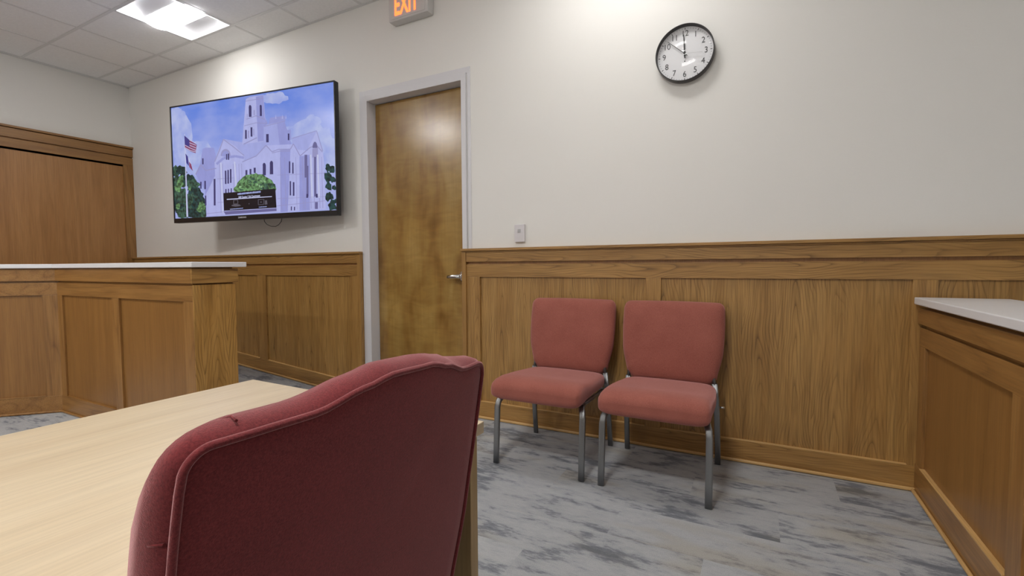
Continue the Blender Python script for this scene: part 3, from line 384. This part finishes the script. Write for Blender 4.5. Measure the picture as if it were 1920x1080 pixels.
# ---------------------------------------------------------------- panelled counters (half-height walls with a white top)
def face_set(root, p0, p1, stiles, zt, pan_top, rail_top, ap0, ap1, base, mats, proud=.014, lip=True):
    """panelled face from p0 to p1 (plan points); the outside is on the right-hand side of p0->p1"""
    d = (Vector(p1)-Vector(p0)); L = d.length; d.normalize(); n = Vector((d.y, -d.x))
    mx, mz, mp, ms = mats
    P = lambda s, o: (p0[0]+d.x*s+n.x*o, p0[1]+d.y*s+n.y*o)
    def slab(nm, s0, s1, z0, z1, o0, o1, mat, bev=.0015):
        bm = bmesh.new(); prism(bm, [P(s0, o0), P(s1, o0), P(s1, o1), P(s0, o1)], z0, z1); return obj(nm, bm, mat, root, bev)
    for (a, b), (c, e) in zip(stiles, stiles[1:]): slab('panel', b-.006, c+.006, base-.02, pan_top+.02, -.006, .001, mp, 0)
    for a, b in stiles: slab('stile', a, b, base-.01, pan_top, 0, proud, mz)
    slab('rail', 0, L, pan_top, rail_top, 0, proud, mx)
    slab('apron', 0, L, ap0, ap1, 0, proud+.010, mx, .002)
    slab('baseboard', 0, L, .002, base-.004, 0, proud+.003, mx)
    slab('shoe_moulding', 0, L, .002, .018, proud+.003, proud+.017, ms, .006)
    if lip:
        for (a, b), (c, e) in zip(stiles, stiles[1:]): slab('base_lip', b+.002, c-.002, base-.006, base, .001, proud+.005, ms, .001)  # pale on the right counter, painting in a lit top edge
# left bench: 45 degree wing, long face parallel to the wall, squared end post
PC = (-4.745, -1.322); PE = (-2.935, -1.322); c45 = math.sqrt(.5); LW = 2.55
PW = (PC[0]-LW*c45, PC[1]-LW*c45)
b1 = empty('bench_enclosure', (PE[0], PE[1]+.13, 0), 'long oak panelled half-height enclosure with an angled corner, left of the table', 'bench')
root = b1
def worldparent(o, r):
    o.parent = r; o.matrix_parent_inverse = Matrix.Translation(r.location).inverted()
class _R: pass
hold = empty('hold')
face_set(hold, PC, PE, [(0, .085), (.845, .94), (1.71, 1.81)], 1.1, .903, .998, 1.012, 1.100, .135, (oak_dx, oak_dz, oak_plain_shaded, oak_dx))
face_set(hold, PW, PC, [(0, .1), (1.2, 1.3), (LW-.10, LW)], 1.1, .903, .998, 1.012, 1.100, .135, (oak_dy, oak_dz, oak_plain_shaded, oak_dy))
bm = bmesh.new()      # solid core of the half wall
ti = .24*math.tan(math.radians(22.5)); nx = -c45*.24
prism(bm, [(PE[0]-.02, PE[1]), (PE[0]-.02, PE[1]+.24), (PC[0]-ti, PC[1]+.24), (PW[0]+nx, PW[1]-nx), PW, PC], .001, 1.106)
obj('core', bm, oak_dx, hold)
bm = bmesh.new(); box(bm, PE[0]+.0003, -1.336, .002, PE[0]+.006, -1.082, 1.005); obj('end_post', bm, oak_post, hold, .002)
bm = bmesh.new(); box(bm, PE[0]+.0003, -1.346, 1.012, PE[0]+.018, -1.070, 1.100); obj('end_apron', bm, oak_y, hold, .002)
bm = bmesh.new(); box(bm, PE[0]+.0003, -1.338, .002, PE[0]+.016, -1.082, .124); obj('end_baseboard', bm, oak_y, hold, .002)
for o in list(hold.children): worldparent(o, b1)
bpy.data.objects.remove(hold)
def offs(p, a): return p
ov = .04; tb = .30
tf = ov*math.tan(math.radians(22.5)); tk = tb*math.tan(math.radians(22.5))
bm = bmesh.new()
prism(bm, [(-2.885, PC[1]-ov), (-2.885, PC[1]+.29), (PC[0]-(.29)*math.tan(math.radians(22.5)), PC[1]+.29), (PW[0]-c45*.29, PW[1]+c45*.29), (PW[0]+c45*ov, PW[1]-c45*ov), (PC[0]+tf, PC[1]-ov)], 1.1075, 1.139)
o = obj('countertop', bm, white_top, None, .004); o['label'] = 'long white countertop on the oak enclosure at the left, seen edge-on'; o['category'] = 'countertop'

# right counter
RX = .70; YE = -3.4
b2 = empty('witness_counter', (RX+.12, -1.8, 0), 'oak panelled low counter running toward the viewer at the right edge', 'counter')
hold = empty('hold')
face_set(hold, (RX, -.0265), (RX, -1.85), [(0, .078), (.935, 1.03), (1.72, 1.8235)], .9, .712, .800, .818, .893, .143, (oak_dy, oak_dz, oak_plain_shaded, oak_shoe_lit_lip_y), .016)
bm = bmesh.new(); box(bm, RX+.0, -1.85, .001, RX+.24, -.054, .908); obj('core', bm, oak_dy, hold)
for o in list(hold.children): worldparent(o, b2)
bpy.data.objects.remove(hold)
bm = bmesh.new(); prism(bm, [(.652, -.055), (.652, -1.9), (.985, -1.9), (.985, -.055)], .911, .944)
o = obj('countertop', bm, white_top, None, .004); o['label'] = 'narrow white countertop on the low oak counter at the right'; o['category'] = 'countertop'

# ---------------------------------------------------------------- ceiling lights (2x2 troffers with a bowed centre lens)
def arc_sheet(bm, x0, x1, prof, mi):
    a = [bm.verts.new((x0, y, z)) for y, z in prof]; c = [bm.verts.new((x1, y, z)) for y, z in prof]
    for i in range(len(prof)-1):
        f = bm.faces.new((a[i], a[i+1], c[i+1], c[i])); f.material_index = mi; f.smooth = True
def make_light():
    t = empty('ceiling_light', (0, 0, 0), 'square recessed ceiling light with a bright bowed lens', 'ceiling light')
    h_ = .293
    bm = bmesh.new()
    # centre lens, bowed below the grid, with pointed end flares
    prof = [(-.115+.23*k/12, .012-.028*math.sin(math.pi*k/12)) for k in range(13)]
    arc_sheet(bm, -h_+.006, h_-.006, prof, 0)
    for s in (-1, 1):
        a = [bm.verts.new((s*(h_-.006), y, .004+.008*(1-abs(y)/.28))) for y in [-.28+.56*k/12 for k in range(13)]]
        c = [bm.verts.new((s*(h_-.006-.034*max(0, 1-abs(v.co.y)/.28)**.8), v.co.y, v.co.z+.001)) for v in a]
        for k in range(12):
            vs = (a[k], a[k+1], c[k+1], c[k]); bm.faces.new(vs)
    obj('lens', bm, lens_m, t)
    for s in (-1, 1):
        bm = bmesh.new()
        prof = [(s*(.115+(h_-.12)*k/8), .014+.045*math.sin(math.pi*k/8*.999)-.012*k/8) for k in range(9)]
        arc_sheet(bm, -h_+.003, h_-.003, prof, 0); obj('reflector', bm, reflect_m, t)
    bm = bmesh.new()
    for s in (-1, 1):
        box(bm, s*h_, -h_, 0, s*(h_-.0035), h_, .105); box(bm, -h_, s*h_, 0, h_, s*(h_-.0035), .105)
    box(bm, -h_, -h_, .10, h_, h_, .11); obj('housing', bm, reflect_m, t)
    return t
L0 = make_light()
first = True
for x, y in LALL:
        if first: t = L0; first = False
        else:
            t = L0.copy(); COL.objects.link(t)
            for c in list(L0.children):
                k = c.copy(); COL.objects.link(k); k.parent = t
                if c.name.startswith('lens') and y < -1: k.data = c.data.copy(); k.data.materials[0] = lens_far
            t['label'] = 'square recessed ceiling light of the grid, outside the view'; t['group'] = 'ceiling lights outside the view'
        t.location = (x, y, CE-.001)
L0['label'] = 'bright square recessed ceiling light above the wall-mounted television'

# ---------------------------------------------------------------- exit sign
t = empty('exit_sign', (-2.345, 0, 3.055), 'white illuminated exit sign with red letters above the door', 'exit sign')
bm = bmesh.new(); box(bm, -.183, -.075, -.10, .183, -.0008, .10); obj('housing', bm, sign_m, t, .006)
bm = bmesh.new(); box(bm, -.160, -.0775, -.085, .160, -.0745, .085); obj('face_plate', bm, sign_m, t, .002)
def text_obj(name, s, size, mat, parent, loc, rot, extrude=.001, scale=(1, 1, 1), bold=0, align='CENTER'):
    cu = bpy.data.curves.new(name, 'FONT'); cu.body = s; cu.size = size; cu.extrude = extrude; cu.offset = bold; cu.align_x = align; cu.align_y = 'CENTER'
    to = bpy.data.objects.new(name, cu); COL.objects.link(to)
    me = bpy.data.meshes.new_from_object(to.evaluated_get(bpy.context.evaluated_depsgraph_get())); bpy.data.objects.remove(to)
    me.materials.clear(); me.materials.append(mat)
    me.transform(Matrix.LocRotScale(Vector(loc), rot.to_quaternion() if rot else None, None) @ Matrix.Diagonal((*scale, 1)))
    o = bpy.data.objects.new(name, me); COL.objects.link(o); o.parent = parent; return o
from mathutils import Euler
UP = Euler((math.pi/2, 0, 0))
text_obj('lettering', 'EXIT', .205, red_glow, t, (-.012, -.079, .0), UP, .001, (.54, 1, 1), .004)
for s in (-1, 1):
    bm = bmesh.new()
    v = [bm.verts.new(p) for p in ((s*.150, -.0782, 0), (s*.128, -.0782, .022), (s*.128, -.0782, -.022))]; w2 = [bm.verts.new((q.co.x, -.0765, q.co.z)) for q in v]
    bm.faces.new(v); bm.faces.new(w2[::-1])
    for i in range(3): bm.faces.new((v[i], v[(i+1)%3], w2[(i+1)%3], w2[i]))
    obj('chevron', bm, sign_m, t)

# ---------------------------------------------------------------- wall clock
CR = .158
t = empty('wall_clock', (-.395, 0, 2.300), 'round wall clock with white face and dark grey rim', 'clock')
def ring(bm, prof, n=72, closed=True, mi=0):      # prof (r, y) revolved about the y axis
    R_ = [[bm.verts.new((r*math.cos(2*math.pi*k/n), y, r*math.sin(2*math.pi*k/n))) for k in range(n)] for r, y in prof]
    m = len(prof)
    for i in range(m if closed else m-1):
        A, B = R_[i], R_[(i+1) % m]
        for k in range(n):
            f = bm.faces.new((A[k], A[(k+1)%n], B[(k+1)%n], B[k])); f.smooth = True; f.material_index = mi
def disc(bm, r, y, n=72, mi=0, cx=0, cz=0):
    f = bm.faces.new([bm.verts.new((cx+r*math.cos(2*math.pi*k/n), y, cz+r*math.sin(2*math.pi*k/n))) for k in range(n)]); f.material_index = mi
bm = bmesh.new(); ring(bm, [(CR-.012, -.001), (CR-.002, -.001), (CR, -.006), (CR, -.046), (CR-.002, -.050), (CR-.004, -.050), (CR-.0055, -.046), (CR-.007, -.020), (CR-.012, -.012)]); obj('rim', bm, grey_m, t)
bm = bmesh.new(); disc(bm, CR-.007, -.020); obj('face', bm, white_face, t)
bm = bmesh.new()
for k in range(60):
    a = math.pi*2*k/60; r0, r1, w_ = (.138, .143, .0008) if k % 5 else (.135, .145, .0018)
    q = []
    for rr, ww in ((r0, -w_), (r0, w_), (r1, w_), (r1, -w_)):
        q.append(bm.verts.new((rr*math.sin(a)+ww*math.cos(a), -.0206, rr*math.cos(a)-ww*math.sin(a))))
    bm.faces.new(q)
obj('minute_track', bm, ink, t)
mats_join = []
for k in range(1, 13):
    a = math.pi*2*k/12
    text_obj('numeral', str(k), .046, ink, t, (.113*math.sin(a), -.0210, .113*math.cos(a)), UP, .0003, (.88, 1, 1), -.0002)
def hand(name, ang, L, w0, w1, tail, y, mat):
    bm = bmesh.new(); s, c = math.sin(ang), math.cos(ang)
    pts = [(-tail, w0*.8), (0, w0), (L, w1), (L, -w1), (0, -w0), (-tail, -w0*.8)]
    A = [bm.verts.new((p*s+q*c, y, p*c-q*s)) for p, q in pts]; B = [bm.verts.new((v.co.x, y-.001, v.co.z)) for v in A]
    bm.faces.new(A); bm.faces.new(B[::-1])
    for i in range(6): bm.faces.new((A[i], A[(i+1)%6], B[(i+1)%6], B[i]))
    return obj(name, bm, mat, t)
hand('hour_hand', math.radians(356.5), .108, .0048, .0022, .024, -.025, ink)
hand('minute_hand', math.radians(312), .125, .0020, .0011, .02, -.028, ink)
hand('second_hand', math.radians(97), .098, .0006, .0004, .02, -.031, plain('pale_grey_hand', (.45, .45, .45, 1), .4))
bm = bmesh.new(); ring(bm, [(.0001, -.034), (.006, -.034), (.006, -.020), (.0001, -.020)], 20, False)
obj('hub', bm, ink, t)
bm = bmesh.new(); disc(bm, .0035, -.0207, 12, 0, 0, -.040); obj('dial_mark', bm, ink, t)
glass, nt, b = newmat('clear_glass')
gl = N(nt, 'ShaderNodeBsdfGlossy'); gl.inputs['Roughness'].default_value = .04; tr_ = N(nt, 'ShaderNodeBsdfTransparent'); 
ms_ = N(nt, 'ShaderNodeMixShader'); ms_.inputs[0].default_value = .022; nt.links.new(tr_.outputs[0], ms_.inputs[1]); nt.links.new(gl.outputs[0], ms_.inputs[2])
nt.links.new(ms_.outputs[0], nt.nodes['Material Output'].inputs['Surface'])
bm = bmesh.new(); ring(bm, [(.0001, -.0425), (CR-.0058, -.0425), (CR-.0058, -.0410), (.0001, -.0410)], 72, False); obj('glass', bm, glass, t)

# ---------------------------------------------------------------- wall plate by the door
t = empty('wall_switch', (-1.455, 0, 1.325), 'small white wall plate with a grey button, just above the oak cap', 'switch')
bm = bmesh.new(); box(bm, -.038, -.020, -.060, .038, -.0008, .060); obj('cover_plate', bm, plastic_w, t, .003)
bm = bmesh.new(); box(bm, -.011, -.0235, .006, .009, -.0195, .028); obj('button', bm, plain('grey_button', (.42, .41, .42, 1), .4), t, .001)

# ---------------------------------------------------------------- television
TW, THH = 1.861, 1.075
tvp = Vector((-4.88, -.43)); ang = math.atan2(.28, 1.84)
tv = empty('television', (-4.88, -.43, 1.523), 'large wall-mounted television showing a white courthouse under blue sky', 'television', rotz=ang)
# local frame: x right along the screen, y = depth behind, z up from the bottom edge
bm = bmesh.new(); box(bm, 0, .008, 0, TW, .050, THH); obj('casing', bm, black_m, tv, .004)
bm = bmesh.new()
bw = .011; bb = .042
box(bm, 0, 0, 0, TW, .009, bb); box(bm, 0, 0, THH-bw, TW, .009, THH); box(bm, 0, 0, bb, bw, .009, THH-bw); box(bm, TW-bw, 0, bb, TW, .009, THH-bw)
obj('bezel', bm, black_m, tv, .002)
SX0, SX1, SZ0, SZ1 = bw, TW-bw, bb, THH-bw
SC = .8/2**EXPO
pal = {'stone': (186, 190, 244), 'stone2': (158, 162, 226), 'roof': (172, 178, 238), 'shade': (160, 158, 208), 'win': (66, 60, 112), 'win2': (112, 108, 160), 'cloud': (190, 200, 246),
       'leaf_dark': (34, 62, 62), 'leaf_mid': (58, 88, 74), 'leaf': (98, 138, 92), 'leaf_hi': (130, 170, 124), 'black': (20, 15, 26), 'white': (208, 212, 248), 'grey': (96, 92, 104), 'fred': (146, 70, 112), 'fblue': (66, 58, 140)}
names = list(pal)
smats = []
def textured_emit(name, c0, c1, scale, vec=(1, 1, 1), p=(.35, .65), extra=None):
    m, nt, b = newmat(name); b.inputs['Base Color'].default_value = (.01, .01, .01, 1); b.inputs['Roughness'].default_value = .2; b.inputs['Specular IOR Level'].default_value = .3
    tc = N(nt, 'ShaderNodeTexCoord'); mp = N(nt, 'ShaderNodeMapping'); mp.inputs['Scale'].default_value = vec; nt.links.new(tc.outputs['Object'], mp.inputs[0])
    n = N(nt, 'ShaderNodeTexNoise'); n.inputs['Scale'].default_value = scale; n.inputs['Detail'].default_value = 4; nt.links.new(mp.outputs[0], n.inputs['Vector'])
    c = ramp(nt, n.outputs['Fac'], [(p[0], c0), (p[1], c1)])
    if extra:
        sp = N(nt, 'ShaderNodeSeparateXYZ'); nt.links.new(tc.outputs['Object'], sp.inputs[0])
        mr = N(nt, 'ShaderNodeMapRange'); mr.inputs[1].default_value = SZ0+.25; mr.inputs[2].default_value = SZ1; mr.inputs[3].default_value = .75; mr.inputs[4].default_value = 0
        nt.links.new(sp.outputs[2], mr.inputs[0])
        mx = N(nt, 'ShaderNodeMix', data_type='RGBA'); nt.links.new(mr.outputs[0], mx.inputs[0]); nt.links.new(c, mx.inputs[6]); mx.inputs[7].default_value = extra; c = mx.outputs[2]
    nt.links.new(c, b.inputs['Emission Color']); b.inputs['Emission Strength'].default_value = SC
    return m
sky_m = textured_emit('screen_sky', srgb(98, 136, 236), srgb(164, 178, 244), 2.6, (1, 1, 1.8), (.35, .72), srgb(186, 192, 244))
for k in names:
    c = pal[k]
    if k.startswith('leaf'): smats.append(textured_emit('screen_'+k, srgb(*[v*.6 for v in c]), srgb(*[min(255, v*1.25) for v in c]), 40, p=(.38, .62)))
    elif k in ('stone', 'stone2', 'roof'): smats.append(textured_emit('screen_'+k, srgb(*[v*.985 for v in c]), srgb(*[min(255, v*1.02) for v in c]), 9, (2, 1, 1)))
    elif k == 'cloud': smats.append(textured_emit('screen_'+k, srgb(164, 178, 242), srgb(*c), 9))
    else: smats.append(textured_emit('screen_'+k, srgb(*c), srgb(*c), 5))
bm = bmesh.new()
f = bm.faces.new([bm.verts.new(p) for p in ((SX0, .0075, SZ0), (SX1, .0075, SZ0), (SX1, .0075, SZ1), (SX0, .0075, SZ1))]); f.material_index = 0
for i, (k, pts) in enumerate(ART):
    y = .0073-.000016*i; vs = []
    for j in range(0, len(pts), 2):
        u = min(1, max(0, pts[j]/1000)); v = min(1, max(0, pts[j+1]/1000))
        vs.append(bm.verts.new((SX0+(SX1-SX0)*u, y, SZ0+(SZ1-SZ0)*v)))
    f = bm.faces.new(vs); f.material_index = 1+names.index(k)
bmesh.ops.triangulate(bm, faces=[f for f in bm.faces if len(f.verts) > 4])
me = bpy.data.meshes.new('screen')
for f in bm.faces:
    f.normal_update()
    if f.normal.y > 0: f.normal_flip()
bm.to_mesh(me); bm.free()
for m in [sky_m]+smats: me.materials.append(m)
so = bpy.data.objects.new('screen', me); COL.objects.link(so); so.parent = tv
tx = text_obj('screen_caption', 'Hill County 66th Courtroom', .026, smats[names.index('white')], tv, (SX0+(SX1-SX0)*.500, .0018, SZ0+(SZ1-SZ0)*.1535), Euler((math.pi/2, math.radians(-.6), 0)), .0001, (.80, 1, 1), .0009)
text_obj('brand_lettering', 'SAMSUNG', .020, plain('silver_print', (.5, .5, .55, 1), .3), tv, (.845, -.0006, .021), UP, .0003, (1.02, 1, 1), .0006)
bm = bmesh.new()      # wall mount behind the set
box(bm, .70, .05, .25, 1.20, .07, .85); tube(bm, [(.95, .07, .55), (.95, .20, .55), (1.015, .262, .55)], .020, 10)
obj('wall_bracket', bm, black_m, tv)
bm = bmesh.new(); box(bm, -.06, -.012, -.16, .06, -.0005, .16)
wp = obj('wall_plate', bm, black_m, tv, .002); wp.rotation_euler = (0, 0, -ang)
wp.location = tuple(Matrix.Rotation(-ang, 3, 'Z') @ Vector((1.00*math.cos(ang)-.043, .43, .55)))
bm = bmesh.new()
tube(bm, [(1.045, .045, .01), (1.05, .045, -.02), (1.075, .045, -.045), (1.12, .045, -.062), (1.17, .045, -.066), (1.205, .045, -.052), (1.235, .045, -.025), (1.245, .045, .01)], .0028, 8)
obj('cable', bm, black_m, tv)

# ---------------------------------------------------------------- table
tr = math.radians(-1.2)
TL, TWD, TZ = 1.85, .895, .738
tb_ = empty('table', (-1.040, -1.955-TL/2, 0), 'pale wood laminate table in the foreground with panel ends', 'table', rotz=tr)
bm = bmesh.new(); box(bm, -TWD/2, -TL/2, TZ-.028, TWD/2, TL/2, TZ); obj('tabletop', bm, laminate, tb_, .0015)
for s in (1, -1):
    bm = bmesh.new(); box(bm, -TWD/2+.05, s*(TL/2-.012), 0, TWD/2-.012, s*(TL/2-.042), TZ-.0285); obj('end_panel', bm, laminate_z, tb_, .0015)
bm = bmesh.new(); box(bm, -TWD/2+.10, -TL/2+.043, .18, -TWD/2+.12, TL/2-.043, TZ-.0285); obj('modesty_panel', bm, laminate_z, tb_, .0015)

# ---------------------------------------------------------------- upholstered stacking chairs
def rounded_outline(hw, top, bot, zs, r=.045, n=8, hump=None):
    """closed outline (x, z) of the back cushion, starting at bottom left going up"""
    pts = []
    side = [(bot+.03)+(top-r-bot-.03)*k/14 for k in range(15)]
    def wid(z):
        t = (z-bot)/(top-bot)
        k = min(1, max(0, t/.45)); k = k*k*(3-2*k); return hw*(.875+.125*k)+.004*math.sin(max(0, t-.45)/.55*math.pi)
    for z in side: pts.append((-wid(z), z))
    topline = []
    for k in range(1, n+1):
        a = math.pi/2*k/n; topline.append((-hw+r-r*math.cos(a), top-r+r*math.sin(a)))
    m = 26
    for k in range(1, m): topline.append((-hw+r+(2*hw-2*r)*k/m, top))
    for k in range(0, n): 
        a = math.pi/2*(1-k/n); topline.append((hw-r+r*math.cos(a), top-r+r*math.sin(a)))
    if hump: topline = [(x, z+hump(x)) for x, z in topline]
    pts += topline
    for z in side[::-1]: pts.append((wid(z), z))
    m = 16; w0 = wid(side[0])
    for k in range(0, m+1):
        x = w0-2*w0*k/m; e = min(1, (1-abs(x)/w0)*7); pts.append((x*.985, bot+.03-.03*math.sin(e*math.pi/2)))
    return pts
def back_y(x, z, top, bot, rear):
    t = (z-bot)/(top-bot)
    return rear-.068*(1-t)-.005*math.sin(math.pi*t)-.008*(x/.26)**2
def make_chair(label, fabric_m, top=.885, bot=.455, hw=.266, rear=.325, th=.068, r=.034, hump=None, fg=False, bul=0, r2=None):
    t = empty('stacking_chair', (0, 0, 0), label, 'chair')
    out = rounded_outline(hw, top, bot, None, r, hump=hump)
    out2 = rounded_outline(hw, top, bot, None, r2 or r, hump=hump)
    cz = (top+bot)/2+.02; n = len(out)
    bm = bmesh.new()
    def ringv(inset, dy):
        vs = []; q = min(1, max(0, -dy/(th*.8))); q = q*q*(3-2*q)
        for (xa, za), (xb, zb) in zip(out, out2):
            x, z = xa+(xb-xa)*q, za+(zb-za)*q
            sx = 1-inset/hw; sz = 1-inset/((top-bot)/2)
            X, Z = x*sx, cz+(z-cz)*sz
            vs.append(bm.verts.new((X, back_y(X, Z, top, bot, rear)+dy*(1+(.25 if fg else 0)*min(1, max(0, (top-Z)/(top-bot)))), Z)))
        return vs
    rings = [ringv(.20, -.000), ringv(.10, .002), ringv(.03, .002), ringv(.008, .0015), ringv(.001, -.001), ringv(-.004-bul*.5, -.010), ringv(-.0075-bul, -th*.32), ringv(-.005-bul, -th*.55), ringv(.004-bul*.5, -th*.75), ringv(.018, -th*.90), ringv(.038, -th*.98), ringv(.07, -th-.005), ringv(.13, -th-.008), ringv(.20, -th-.009)]
    for A, B in zip(rings, rings[1:]):
        for k in range(n):
            f = bm.faces.new((A[k], A[(k+1)%n], B[(k+1)%n], B[k])); f.smooth = True
    for R_ in (rings[0], rings[-1]):
        c = bm.verts.new(sum((v.co for v in R_), Vector())/n)
        for k in range(n):
            f = bm.faces.new((R_[k], R_[(k+1)%n], c)); f.smooth = True
    if fg:
        for v in bm.verts:     # puckers of the upholstery at the wrapped corner
            pass
    bk = obj('backrest', bm, fabric_m, t)
    bm = bmesh.new()          # welt cord along the rear edge
    pts = [(x, back_y(x, z, top, bot, rear)+.0015, z) for x, z in [(x*(1-.001/hw), cz+(z-cz)*(1-.001/((top-bot)/2))) for x, z in out]]
    cut = [p for p in pts if p[2] > bot+.02]
    tube(bm, cut, .0042, 8); obj('piping', bm, fabric_m, bk)
    if fg:
        for pts in ([(.255, .002), (.262, .02), (.264, .035)], [(.226, .006), (.233, .022), (.236, .040)]): pass
        bm = bmesh.new()      # two stitched tucks on the wrapped corner
        zt = top-.072
        tube(bm, [(hw+.0045+bul*.5, back_y(hw, zt, top, bot, rear)-.004, zt), (hw+.0062+bul, back_y(hw, zt, top, bot, rear)-.020, zt-.002), (hw+.0060+bul, back_y(hw, zt, top, bot, rear)-.034, zt+.004)], .0016, 6)
        obj('tuck_seam', bm, fabric_m, bk); bm = bmesh.new()
        xx = hw-.055; zz = top+.0185+bul
        tube(bm, [(xx, back_y(xx, zz, top, bot, rear)-.012, zz), (xx-.004, back_y(xx, zz, top, bot, rear)-.026, zz+.0015), (xx+.004, back_y(xx, zz, top, bot, rear)-.038, zz-.002)], .0016, 6)
        obj('tuck_seam', bm, fabric_m, bk)
    # seat: stations from front (y=-.325) to rear, superellipse sections, waterfall front
    bm = bmesh.new(); R2 = []
    st = [(-.331, .205, .014, .428), (-.328, .238, .030, .428), (-.318, .250, .043, .429), (-.300, .256, .053, .431), (-.270, .258, .060, .434), (-.220, .258, .060, .437), (-.190, .259, .056, .439), (-.150, .262, .050, .440), (-.08, .262, .046, .439), (0, .258, .045, .434), (.08, .252, .045, .428), (.14, .246, .045, .424), (.178, .238, .042, .422), (.196, .222, .032, .421), (.203, .19, .015, .421)]
    m = 48
    for y, hw2, hh, zc in st:
        rg = []
        for k in range(m):
            a = 2*math.pi*k/m; ca, sa = math.cos(a), math.sin(a); e = .24
            x = hw2*math.copysign(abs(ca)**e, ca); z = zc+hh*math.copysign(abs(sa)**.55, sa)
            if sa > 0: z += .004*(1-(x/hw2)**2)
            rg.append(bm.verts.new((x, y, z)))
        R2.append(rg)
    for A, B in zip(R2, R2[1:]):
        for k in range(m):
            f = bm.faces.new((A[k], A[(k+1)%m], B[(k+1)%m], B[k])); f.smooth = True
    bm.faces.new(R2[0]); bm.faces.new(R2[-1][::-1])
    obj('seat', bm, fabric_m, t)
    for s in (-1, 1):
        X = s*.25
        bm = bmesh.new()
        tube(bm, [(X, -.268, .002), (X, -.262, .10), (X, -.254, .22), (X, -.247, .315), (X*.985, -.240, .345), (X*.95, -.222, .366), (X*.93, -.19, .374)], .0160, 16, .62, side=(1, 0, 0), sq=.45); obj('leg', bm, gun, t)
        bm = bmesh.new(); tube(bm, [(X*.93, -.21, .3745), (X*.93, .17, .366)], .0105, 10); obj('seat_rail', bm, gun, t)
        bm = bmesh.new()
        tube(bm, [(X, .268, .002), (X*.995, .252, .12), (X*.985, .232, .26), (X*.97, .218, .37), (X*.93, .214, .46)], .0150, 16, .62, side=(1, 0, 0), sq=.45); obj('leg', bm, gun, t)
        bm = bmesh.new(); tube(bm, [(X*.93, .215, .455), (X*.90, .212, .50), (X*.88, .214, .56)], .0105, 10); obj('back_upright', bm, gun, t)
        bm = bmesh.new(); tube(bm, [(X*1.02, .235, .330), (X*1.13, .235, .330)], .006, 10); obj('ganging_bracket', bm, chrome, t)
    bm = bmesh.new(); tube(bm, [(-.232, .19, .366), (.232, .19, .366)], .009, 10); obj('cross_bar', bm, gun, t); bm = bmesh.new(); tube(bm, [(-.232, -.19, .374), (.232, -.19, .374)], .009, 10); obj('cross_bar', bm, gun, t)
    return t
ch = make_chair('rose upholstered chair against the oak panelling, nearer the door', fab_rose, hump=lambda x: .004*math.cos(x/.27*math.pi/2))
ch.location = (-1.04, -.385, 0)
c2 = ch.copy(); COL.objects.link(c2)
for c in list(ch.children):
    k = c.copy(); COL.objects.link(k); k.parent = c2
    for g in list(c.children):
        q = g.copy(); COL.objects.link(q); q.parent = k
c2['label'] = 'rose upholstered chair against the oak panelling, farther from the door and nearer the viewer'
c2.location = (-.436, -.385, 0)
HP = [(-.30, 0), (-.25, .001), (-.19, .000), (-.135, .017), (-.09, .028), (-.0, .031), (.046, .024), (.123, .011), (.19, .012), (.25, .013), (.30, 0.013)]
def hump(x):
    for (a, p), (b, q) in zip(HP, HP[1:]):
        if a <= x <= b:
            s = (x-a)/(b-a); s = s*s*(3-2*s); return p+(q-p)*s
    return 0
fc = make_chair('wine upholstered chair in the foreground seen from behind, pushed up to the table', fab_wine, top=.930, hw=.260, r=.026, rear=.325, th=.081, hump=hump, fg=True, bul=.006, r2=.085)
fc.location = (-.445-.325, -2.424, 0); fc.rotation_euler = (0, 0, -math.pi/2)
